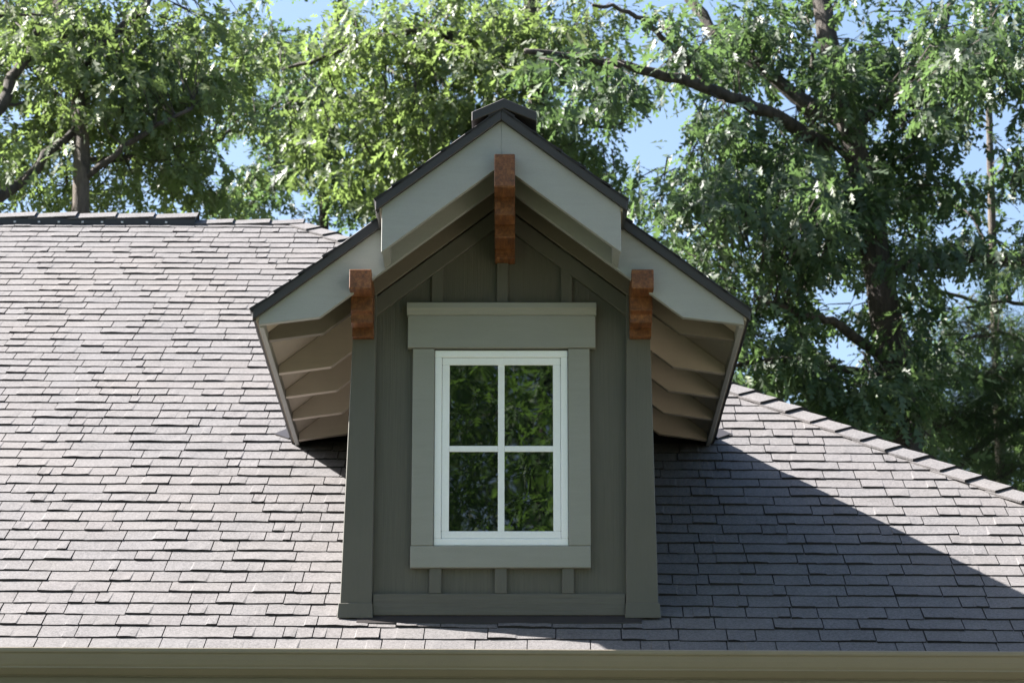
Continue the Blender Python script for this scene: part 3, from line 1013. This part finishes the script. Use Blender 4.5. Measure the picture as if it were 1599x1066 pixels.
def trunk_base(tree, pts, Y, dys, r_base, r0, r1, mat, n=12):
    """trunk through pixel points (bottom first), carried straight down to the ground"""
    W = [at(px, py, Y + dy) for (px, py), dy in zip(pts, dys)]
    foot = Vector((tree.location.x, tree.location.y, GZ - 0.15))
    allp = [foot, foot.lerp(W[0], 0.06), foot.lerp(W[0], 0.5)] + W
    rads = [r_base * 1.5, r_base * 1.1, (r_base + r0) / 2] + [r0 + (r1 - r0) * k / (len(W) - 1) for k in range(len(W))]
    out, rad = [], []
    for i in range(len(allp) - 1):
        for k in range(4):
            q = k / 4
            out.append(allp[i].lerp(allp[i + 1], q)); rad.append(rads[i] + (rads[i + 1] - rads[i]) * q)
    out.append(allp[-1]); rad.append(rads[-1])
    m = MB()
    m.tube(out, rad, n, 0.06)
    m.build("trunk", mat, tree, smooth=True)
    return out[12:]

def tree_at(px, py, Y, label, cat="tree", group=None):
    p = at(px, py, Y)
    return empty("broadleaf_tree" if cat == "tree" else "pine_tree", (p.x, p.y, GZ), label=label, cat="tree", group=group)

# ---- right oak: thick leaning trunk
Y = 17.0
t = tree_at(1440, 620, Y, "big oak with thick leaning trunk right of the dormer")
nodes = trunk_base(t, [(1408, 640), (1388, 520), (1368, 400), (1352, 300), (1325, 190), (1292, 60), (1275, -60), (1255, -240)], Y, [0, 0, 0, 0, 0, 0.1, 0.3, 0.6], 0.28, 0.195, 0.085, M_BARK)
nodes += limb(t, "branch", [(1300, 235), (1215, 182), (1140, 150), (1060, 124), (980, 104), (900, 86), (820, 80)], Y, [0, -.4, -.8, -1.2, -1.5, -1.8, -2.0], 0.085, 0.03, M_BARK)
nodes += limb(t, "branch", [(1335, 205), (1260, 162), (1190, 108), (1120, 58), (1075, -5), (1040, -90)], Y, [0, .2, .4, .6, .8, 1.0], 0.095, 0.05, M_BARK)
nodes += limb(t, "branch", [(1110, 141), (1075, 95), (1035, 60), (1010, 30), (960, 10), (925, 8)], Y, [-1, -1, -1.1, -1.2, -1.3, -1.4], 0.04, 0.018, M_BARK)
nodes += limb(t, "branch", [(1060, 124), (1075, 90), (1035, 45)], Y, [-1.2, -1, -1], 0.03, 0.012, M_BARK)
nodes += limb(t, "branch", [(1390, 560), (1350, 540), (1310, 505), (1270, 492), (1190, 470)], Y, [0, -.3, -.7, -1.0, -1.3], 0.075, 0.025, M_BARK)
nodes += limb(t, "branch", [(1390, 585), (1330, 580), (1250, 560), (1180, 566), (1130, 575)], Y, [0, -.2, -.5, -.9, -1.1], 0.05, 0.02, M_BARK)
nodes += limb(t, "branch", [(1375, 425), (1450, 412), (1530, 402), (1610, 408), (1720, 380)], Y, [0, -.4, -.8, -1.2, -1.6], 0.085, 0.05, M_BARK)
nodes += limb(t, "branch", [(1330, 200), (1400, 150), (1470, 60), (1500, -40)], Y, [0, .5, 1.0, 1.4], 0.07, 0.03, M_BARK)
nodes += limb(t, "branch", [(1340, 260), (1245, 165), (1268, 110), (1275, 60)], Y, [0.3, .4, .5, .6], 0.035, 0.02, M_BARK)
cl = [(1490, 60, 140, 80, 0.2, 1.2, 90), (1280, 230, 340, 280, 1.0, 1.5, 440), (1300, 540, 260, 150, 0.7, 1.2, 200), (1060, 480, 120, 110, 0.2, 1.0, 260), (1080, 320, 110, 60, -1.6, 0.9, 120), (1180, 300, 100, 60, -1.3, 0.9, 110), (1260, 320, 80, 70, -1.6, 0.9, 110), (1150, 400, 90, 60, -1.2, 0.9, 90),
      (1250, 420, 80, 55, -1.0, 0.9, 80), (1200, 240, 110, 45, -0.6, 1.0, 100), (1120, 190, 80, 40, -1.0, 0.8, 60), (1160, 60, 130, 70, 0.2, 1.2, 170),
      (1060, 60, 90, 60, -0.8, 1.0, 80), (900, 120, 110, 50, -1.8, 0.9, 80), (960, 130, 70, 30, -1.5, 0.7, 45), (1290, 130, 80, 90, 0.9, 1.0, 90),
      (1390, 130, 100, 100, 0.9, 1.2, 170), (1500, 110, 110, 110, -1.0, 1.3, 200), (1440, 260, 100, 80, 0.6, 1.2, 150), (1345, 300, 60, 60, -0.9, 0.4, 110), (1310, 130, 50, 60, -0.7, 0.4, 70), (1385, 610, 60, 40, -0.8, 0.4, 60), (1350, 330, 60, 90, 1.0, 0.5, 60),
      (1560, 60, 100, 90, -0.6, 1.2, 110), (1470, 400, 100, 50, -0.8, 1.0, 70), (1590, 380, 60, 60, -1.2, 1.0, 40), (1420, 380, 60, 50, 0.9, 0.6, 45),
      (1220, 560, 100, 50, -0.8, 0.8, 100), (1160, 600, 60, 30, -0.9, 0.7, 50), (1280, 600, 80, 40, -0.4, 0.8, 70), (1360, 640, 80, 50, -0.6, 0.8, 70), (1180, 500, 60, 40, -1.1, 0.8, 45),
      (1210, 450, 60, 30, -0.6, 0.8, 40), (1440, 520, 50, 60, -0.6, 0.8, 35), (1410, 700, 80, 40, -0.3, 0.8, 40),
      (1300, -120, 330, 120, 0.3, 2.0, 330), (1280, -420, 260, 200, 0.6, 2.2, 260), (1680, 150, 90, 220, -0.6, 1.5, 400), (1780, 200, 160, 260, 0, 1.5, 500)]
d = sprays(cl, Y, 16, 0.215, 1.0, tone_mid=0.45)
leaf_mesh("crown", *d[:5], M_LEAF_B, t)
twigs(t, d[5], nodes, M_BARK)

# ---- left oak
Y = 18.0
t = tree_at(128, 335, Y, "sunlit oak left of the dormer with its trunk rising behind the ridge vent")
nodes = trunk_base(t, [(126, 345), (128, 270), (128, 215), (118, 120), (95, 30), (85, -80), (90, -240)], Y, [-1.6, -1.6, -1.5, -1.3, -1.1, -.8, -.4], 0.17, 0.095, 0.06, M_BARK_P)
nodes += limb(t, "branch", [(127, 285), (180, 238), (245, 196), (300, 170)], Y, [-1.6, -1.8, -1.8, -1.7], 0.04, 0.02, M_BARK)
nodes += limb(t, "branch", [(118, 110), (170, 60), (230, 10), (260, -60)], Y, [-1.3, -1.2, -1.0, -.8], 0.06, 0.03, M_BARK)
nodes += limb(t, "branch", [(128, 250), (220, 245), (330, 226), (360, 206), (405, 200)], Y, [-1.5, -.5, .8, 1.0, 1.2], 0.04, 0.015, M_BARK)
nodes += limb(t, "branch", [(115, 330), (105, 280), (112, 220), (95, 150)], Y, [.5, .6, .7, .8], 0.025, 0.012, M_BARK)
cl = [(170, 140, 300, 220, 0.2, 1.8, 420), (160, 60, 120, 80, -1.2, 1.0, 190), (260, 80, 100, 80, -1.0, 1.0, 150), (200, 150, 120, 60, -1.3, 0.9, 140), (90, 60, 90, 60, -0.6, 1.0, 90),
      (300, 170, 80, 70, -0.6, 1.0, 110), (330, 60, 60, 70, 0.2, 1.0, 70), (60, 210, 80, 50, -0.4, 0.9, 75), (150, 290, 90, 40, -0.6, 0.8, 50),
      (270, 260, 90, 60, -0.2, 1.0, 110), (340, 300, 60, 40, 0.4, 0.9, 55), (60, 300, 70, 35, 0.3, 0.8, 40), (400, 60, 40, 80, 0.8, 1.0, 40), (20, 60, 60, 80, -0.4, 1.0, 70),
      (-60, 150, 70, 180, 0, 1.5, 110), (-160, 60, 180, 230, 0.4, 1.6, 500), (180, -130, 300, 130, -0.3, 1.8, 320), (150, -420, 240, 200, 0, 2.2, 240)]
d = sprays(cl, Y, 16, 0.205, 1.05, tone_mid=0.62)
leaf_mesh("crown", *d[:5], M_LEAF_A, t)
twigs(t, d[5], nodes, M_BARK)

# ---- far left tree: limbs lean in from outside the picture
Y = 15.8
t = tree_at(-120, 400, Y, "tree at the left edge with bare limbs sweeping up over the ridge")
nodes = trunk_base(t, [(-118, 420), (-110, 300), (-95, 150), (-80, 0), (-70, -200)], Y, [0, 0, .1, .2, .4], 0.24, 0.16, 0.06, M_BARK)
nodes += limb(t, "branch", [(-110, 350), (0, 308), (58, 266), (76, 238), (122, 200), (170, 186), (205, 160)], Y, [0, .3, .5, .6, .7, .8, .9], 0.075, 0.028, M_BARK)
nodes += limb(t, "branch", [(-100, 260), (0, 168), (20, 120), (45, 85), (60, 40)], Y, [0, .2, .4, .5, .6], 0.08, 0.04, M_BARK)
nodes += limb(t, "branch", [(-60, 220), (0, 164), (36, 160)], Y, [.1, .2, .3], 0.035, 0.014, M_BARK)
nodes += limb(t, "branch", [(-20, 30), (30, 22), (70, 24)], Y, [.2, .2, .3], 0.022, 0.01, M_BARK)
cl = [(20, 250, 60, 40, 0.2, 0.6, 34), (30, 30, 70, 50, 0.2, 0.8, 45), (90, 130, 60, 40, 0.5, 0.5, 25), (-80, 200, 60, 220, 0, 1.2, 90), (-60, -150, 160, 150, 0.2, 1.5, 120), (120, 215, 60, 22, 0.5, 0.4, 12)]
d = sprays(cl, Y, 15, 0.19, 1.0, tone_mid=0.55)
leaf_mesh("crown", *d[:5], M_LEAF_A, t)
twigs(t, d[5], nodes, M_BARK)

# ---- middle tree straight behind the dormer
Y = 21.0
t = tree_at(845, 300, Y, "dense green tree directly behind the dormer peak")
nodes = trunk_base(t, [(850, 420), (845, 300), (842, 200), (835, 100), (830, 20), (820, -100), (830, -260)], Y, [0, 0, 0, .1, .2, .3, .4], 0.26, 0.15, 0.06, M_BARK)
nodes += limb(t, "branch", [(840, 150), (760, 80), (700, 54), (640, 50), (580, 60), (500, 92), (440, 110)], Y, [0, -.5, -.8, -1.0, -1.0, -.8, -.6], 0.075, 0.02, M_BARK)
nodes += limb(t, "branch", [(845, 260), (770, 130), (700, 60), (620, 100), (540, 108)], Y, [0, .5, .8, 1.0, 1.1], 0.05, 0.015, M_BARK)
nodes += limb(t, "branch", [(840, 220), (900, 190), (950, 200), (985, 190)], Y, [0, -.5, -.8, -1], 0.035, 0.012, M_BARK)
nodes += limb(t, "branch", [(842, 280), (700, 170), (610, 110)], Y, [0, .8, 1.2], 0.04, 0.02, M_BARK)
cl = [(820, 400, 260, 110, 0.2, 1.4, 200), (720, 150, 320, 220, 0.1, 1.8, 430), (620, 60, 120, 70, -0.8, 1.2, 160), (740, 60, 110, 80, -1.0, 1.2, 170), (850, 40, 110, 70, -1.0, 1.2, 150), (700, 170, 120, 60, -0.4, 1.2, 150), (820, 110, 110, 60, -1.4, 1.1, 130),
      (600, 170, 110, 60, 0, 1.2, 130), (900, 180, 80, 60, -0.8, 1.0, 90), (930, 270, 60, 50, -0.4, 1.0, 70), (860, 220, 80, 50, 0.4, 1.0, 70), (960, 60, 60, 60, -0.4, 1.0, 50),
      (500, 60, 90, 60, 0.2, 1.2, 80), (640, 240, 90, 50, 0.4, 1.0, 90), (720, 240, 60, 50, 0.6, 1.0, 50), (960, 320, 40, 40, 0.2, 0.8, 25),
      (720, -130, 300, 130, 0, 2.0, 260), (740, -400, 260, 200, 0, 2.2, 180)]
d = sprays(cl, Y, 16, 0.215, 0.95, tone_mid=0.58)
leaf_mesh("crown", *d[:5], M_LEAF_A, t)
twigs(t, d[5], nodes, M_BARK)

# ---- thin tree between the left oak and the middle one
Y = 23.0
t = tree_at(506, 345, Y, "slim dark tree rising where the ridge turns into the hip")
nodes = trunk_base(t, [(508, 380), (505, 320), (512, 250), (530, 160), (524, 60), (540, -60), (545, -200)], Y, [0, 0, 0, .1, .2, .2, .3], 0.13, 0.06, 0.03, M_BARK)
nodes += limb(t, "branch", [(508, 300), (450, 250), (425, 190), (430, 140)], Y, [0, -.4, -.7, -.9], 0.028, 0.012, M_BARK, 6)
nodes += limb(t, "branch", [(512, 250), (560, 200), (600, 130)], Y, [0, -.4, -.8], 0.028, 0.012, M_BARK, 6)
nodes += limb(t, "branch", [(506, 330), (545, 290), (590, 260)], Y, [0, .4, .8], 0.02, 0.01, M_BARK, 6)
cl = [(440, 190, 205, 190, 0, 1.6, 230), (450, 180, 90, 70, -0.6, 1.2, 120), (560, 260, 80, 60, -0.4, 1.2, 110), (480, 240, 80, 50, 0.2, 1.2, 80), (400, 290, 70, 45, 0, 1.2, 75), (540, 320, 50, 30, 0.2, 1.0, 45), (420, 90, 70, 60, 0, 1.2, 70),
      (520, 130, 80, 60, 0.2, 1.2, 80), (450, 330, 50, 20, 0, 0.8, 22), (620, 300, 60, 40, 0.4, 1.0, 60), (500, -100, 160, 130, 0, 1.6, 110)]
d = sprays(cl, Y, 17, 0.205, 0.8, tone_mid=0.36)
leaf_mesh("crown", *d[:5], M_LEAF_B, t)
twigs(t, d[5], nodes, M_BARK)

# ---- slender pale trunk at the right
Y = 22.0
t = tree_at(1553, 520, Y, "slender pale trunked tree at the right between oak and pine")
nodes = trunk_base(t, [(1556, 560), (1552, 450), (1550, 360), (1547, 260), (1545, 170), (1550, 40), (1552, -120)], Y, [0, 0, 0, 0, .1, .2, .3], 0.12, 0.058, 0.035, M_BARK_P)
nodes += limb(t, "branch", [(1552, 480), (1500, 462), (1450, 450), (1420, 430)], Y, [0, -.2, -.4, -.5], 0.03, 0.012, M_BARK, 6)
nodes += limb(t, "branch", [(1550, 400), (1520, 340), (1490, 320)], Y, [0, .2, .4], 0.025, 0.01, M_BARK, 6)
nodes += limb(t, "branch", [(1548, 280), (1580, 250), (1620, 220)], Y, [0, .2, .4], 0.025, 0.01, M_BARK, 6)
nodes += limb(t, "branch", [(1553, 500), (1590, 440), (1630, 400)], Y, [0, .2, .4], 0.025, 0.01, M_BARK, 6)
cl = [(1580, 260, 50, 50, 0, 1.0, 40), (1480, 470, 70, 50, 0, 1.0, 60), (1580, 480, 50, 60, 0.2, 1.0, 50), (1500, 320, 60, 40, 0.4, 1.0, 40), (1590, 560, 60, 50, 0.4, 1.0, 50), (1550, -60, 120, 110, 0, 1.5, 70), (1450, 320, 50, 50, 0.6, 1.0, 40)]
d = sprays(cl, Y, 19, 0.18, 0.7, tone_mid=0.4)
leaf_mesh("crown", *d[:5], M_LEAF_B, t)
twigs(t, d[5], nodes, M_BARK)

# ---- pine at the lower right, behind the hip
Y = 19.5
t = tree_at(1640, 700, Y, "dark pine at the lower right edge above the hip", cat="pine")
nodes = trunk_base(t, [(1640, 760), (1632, 600), (1626, 480), (1622, 380), (1618, 250)], Y, [0, 0, 0, .1, .1], 0.17, 0.10, 0.03, M_BARK)
for pts in ([(1636, 640), (1550, 680), (1500, 728), (1470, 760)], [(1632, 590), (1560, 580), (1490, 600), (1440, 610)], [(1630, 540), (1560, 520), (1500, 530)],
            [(1636, 680), (1570, 650), (1500, 655), (1440, 680)], [(1628, 480), (1570, 470), (1510, 480)], [(1636, 700), (1590, 730), (1540, 760)], [(1626, 430), (1570, 410), (1520, 420)]):
    nodes += limb(t, "branch", pts, Y, [0, -.4, -.8, -1.1][:len(pts)], 0.06 if pts[0][1] == 640 else 0.03, 0.015, M_BARK, 6)
cl = [(q[:6] + (q[6] * 3,)) for q in [(1500, 600, 90, 40, -0.6, 0.8, 90), (1570, 560, 70, 50, -0.3, 0.8, 70), (1480, 660, 80, 35, -0.8, 0.7, 75), (1570, 650, 70, 50, -0.5, 0.8, 80), (1540, 520, 70, 35, -0.3, 0.8, 50), (1560, 730, 80, 40, -0.4, 0.8, 70),
      (1440, 620, 50, 30, -0.9, 0.6, 35), (1560, 440, 60, 40, 0, 0.8, 35), (1680, 600, 90, 220, 0, 1.2, 160), (1460, 720, 50, 30, -0.8, 0.5, 25)]]
d = sprays(cl, Y, 85, 0.20, 0.12, rad=0.19, tone_mid=0.4)
leaf_mesh("crown", *d[:5], M_NEEDLE, t, NEEDLE_V, NEEDLE_F)
twigs(t, d[5], nodes, M_BARK)

# ---- leafy undergrowth seen low on the right behind the hip: a maple
Y = 24.0
t = tree_at(1400, 640, Y, "shaded maple low behind the oak trunk and the hip")
nodes = trunk_base(t, [(1400, 760), (1410, 690), (1420, 620), (1430, 560), (1440, 480)], Y, [0, 0, 0, .1, .1], 0.12, 0.07, 0.03, M_BARK)
cl = [(q[:6] + (q[6] * 2,)) for q in [(1430, 660, 120, 60, 0, 1.2, 130), (1330, 640, 90, 40, 0.2, 1.2, 80), (1560, 690, 110, 70, 0.2, 1.2, 110), (1480, 560, 90, 50, 0.4, 1.2, 80), (1420, 720, 100, 40, 0, 1.0, 60), (1590, 600, 60, 60, 0.3, 1.0, 45)]]
d = sprays(cl, Y, 17, 0.205, 0.6, tone_mid=0.3)
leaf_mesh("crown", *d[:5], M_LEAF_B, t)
twigs(t, d[5], nodes, M_BARK)

# ---- trees across the yard, seen only as the green reflection in the panes
def yard_tree(x, y, h, r, label, n, tone, size=0.24, group="trees across the front yard", mat=None):
    t = empty("broadleaf_tree", (x, y, GZ), label=label, cat="tree", group=group)
    m = MB()
    pts = [Vector((x, y, GZ - 0.1)), Vector((x + .1, y, GZ + h * .3)), Vector((x, y + .1, GZ + h * .6)), Vector((x + .1, y, GZ + h * .9))]
    m.tube(pts, [0.3, 0.22, 0.14, 0.04], 9, 0.06)
    m.build("trunk", M_BARK, t, smooth=True)
    for k in range(9):
        a = k * 2.4
        z = GZ + h * (0.3 + 0.06 * k)
        L = r * (0.85 - 0.05 * k)
        p = Vector((x, y, z))
        q_ = p + Vector((math.cos(a) * L, math.sin(a) * L, L * 0.45))
        MB().tube([p, p.lerp(q_, .5) + Vector((0, 0, .2)), q_], [0.09, 0.06, 0.02], 6).build("branch", M_BARK, t, smooth=True)
    v = NR.normal(size=(n, 3)); v /= np.linalg.norm(v, axis=1, keepdims=True)
    rr = NR.uniform(0.2, 1, n) ** 0.4
    lob = 1 + 0.22 * np.sin(v[:, 0] * 5 + x) * np.sin(v[:, 2] * 6 + y)
    c = np.array([x, y, GZ + h * 0.58]) + v * (rr * lob)[:, None] * np.array([r, r, h * 0.42])
    k = 14
    P = np.repeat(c, k, 0) + NR.normal(size=(n * k, 3)) * np.array([.3, .3, .16])
    A = NR.normal(size=(n * k, 3)); A[:, 2] -= 0.6
    U = NR.normal(size=(n * k, 3)) * .5 + np.array([0, 0, 1.0])
    T = np.clip(np.repeat(NR.normal(tone, .15, n), k) + NR.normal(0, .12, n * k), 0, 1)
    leaf_mesh("crown", P, A, U, size * NR.uniform(.7, 1.2, n * k), T, mat or M_LEAF_Y, t)

for x, y, h, r, lab, n, tn in ((-3.9, -31, 17.0, 4.6, "tall tree across the yard mirrored in the left window panes", 5000, 0.6),
                               (4.6, -33, 16.0, 4.4, "tall tree across the yard mirrored in the right window panes", 4600, 0.12),
                               (0.5, -40, 20.0, 5.2, "tallest tree across the yard, behind the two mirrored in the window", 2600, 0.2),
                               (-10.5, -34, 14.0, 4.5, "round tree across the yard at its west end", 900, 0.5),
                               (13.0, -35, 15.0, 4.6, "round tree across the yard at its east end", 900, 0.5)):
    yard_tree(x, y, h, r, lab, n, tn, 0.17 if n > 4000 else 0.24, mat=M_LEAF_B if tn < 0.25 else None)
for x, y, h, r, lab in ((-9.5, -17, 16.0, 4.6, "broad unseen tree added to block sky light, left of where the photograph was taken"), (9.8, -16, 16.5, 4.6, "broad unseen tree added to block sky light, right of where the photograph was taken"),
                        (-18.0, -12, 15.0, 4.8, "unseen tree added to block sky light, beyond the left end of the house front"), (18.5, -11, 15.0, 4.8, "unseen tree added to block sky light, beyond the bounce slab"),
                        (3.5, -24, 17.0, 4.4, "tall yard tree added to block sky light, in the middle of the front row")):
    yard_tree(x, y, h, r, lab, 900, 0.45)  # this nearer row is added to cut the sky light on the dormer front

# ---- the wood goes on to both sides of the picture
for x, y, h, r, lab in ((-12.5, 21, 14.0, 4.6, "low tree in the wood behind the house, beyond the left end of the picture"),
                        (-20.0, 24, 16.0, 5.0, "outermost tree in the wood behind the left end of the ridge"),
                        (10.5, 20, 16.5, 4.4, "tree in the wood behind the house, beyond the pine"),
                        (17.5, 24, 16.0, 5.0, "outermost tree in the wood on the hip side of the house"),
                        (7.5, 27, 12.0, 3.6, "low tree in the wood showing beneath the big oak's crown")):
    yard_tree(x, y, h, r, lab, 1700, 0.45, 0.2, "trees of the wood behind the house", M_LEAF_B)
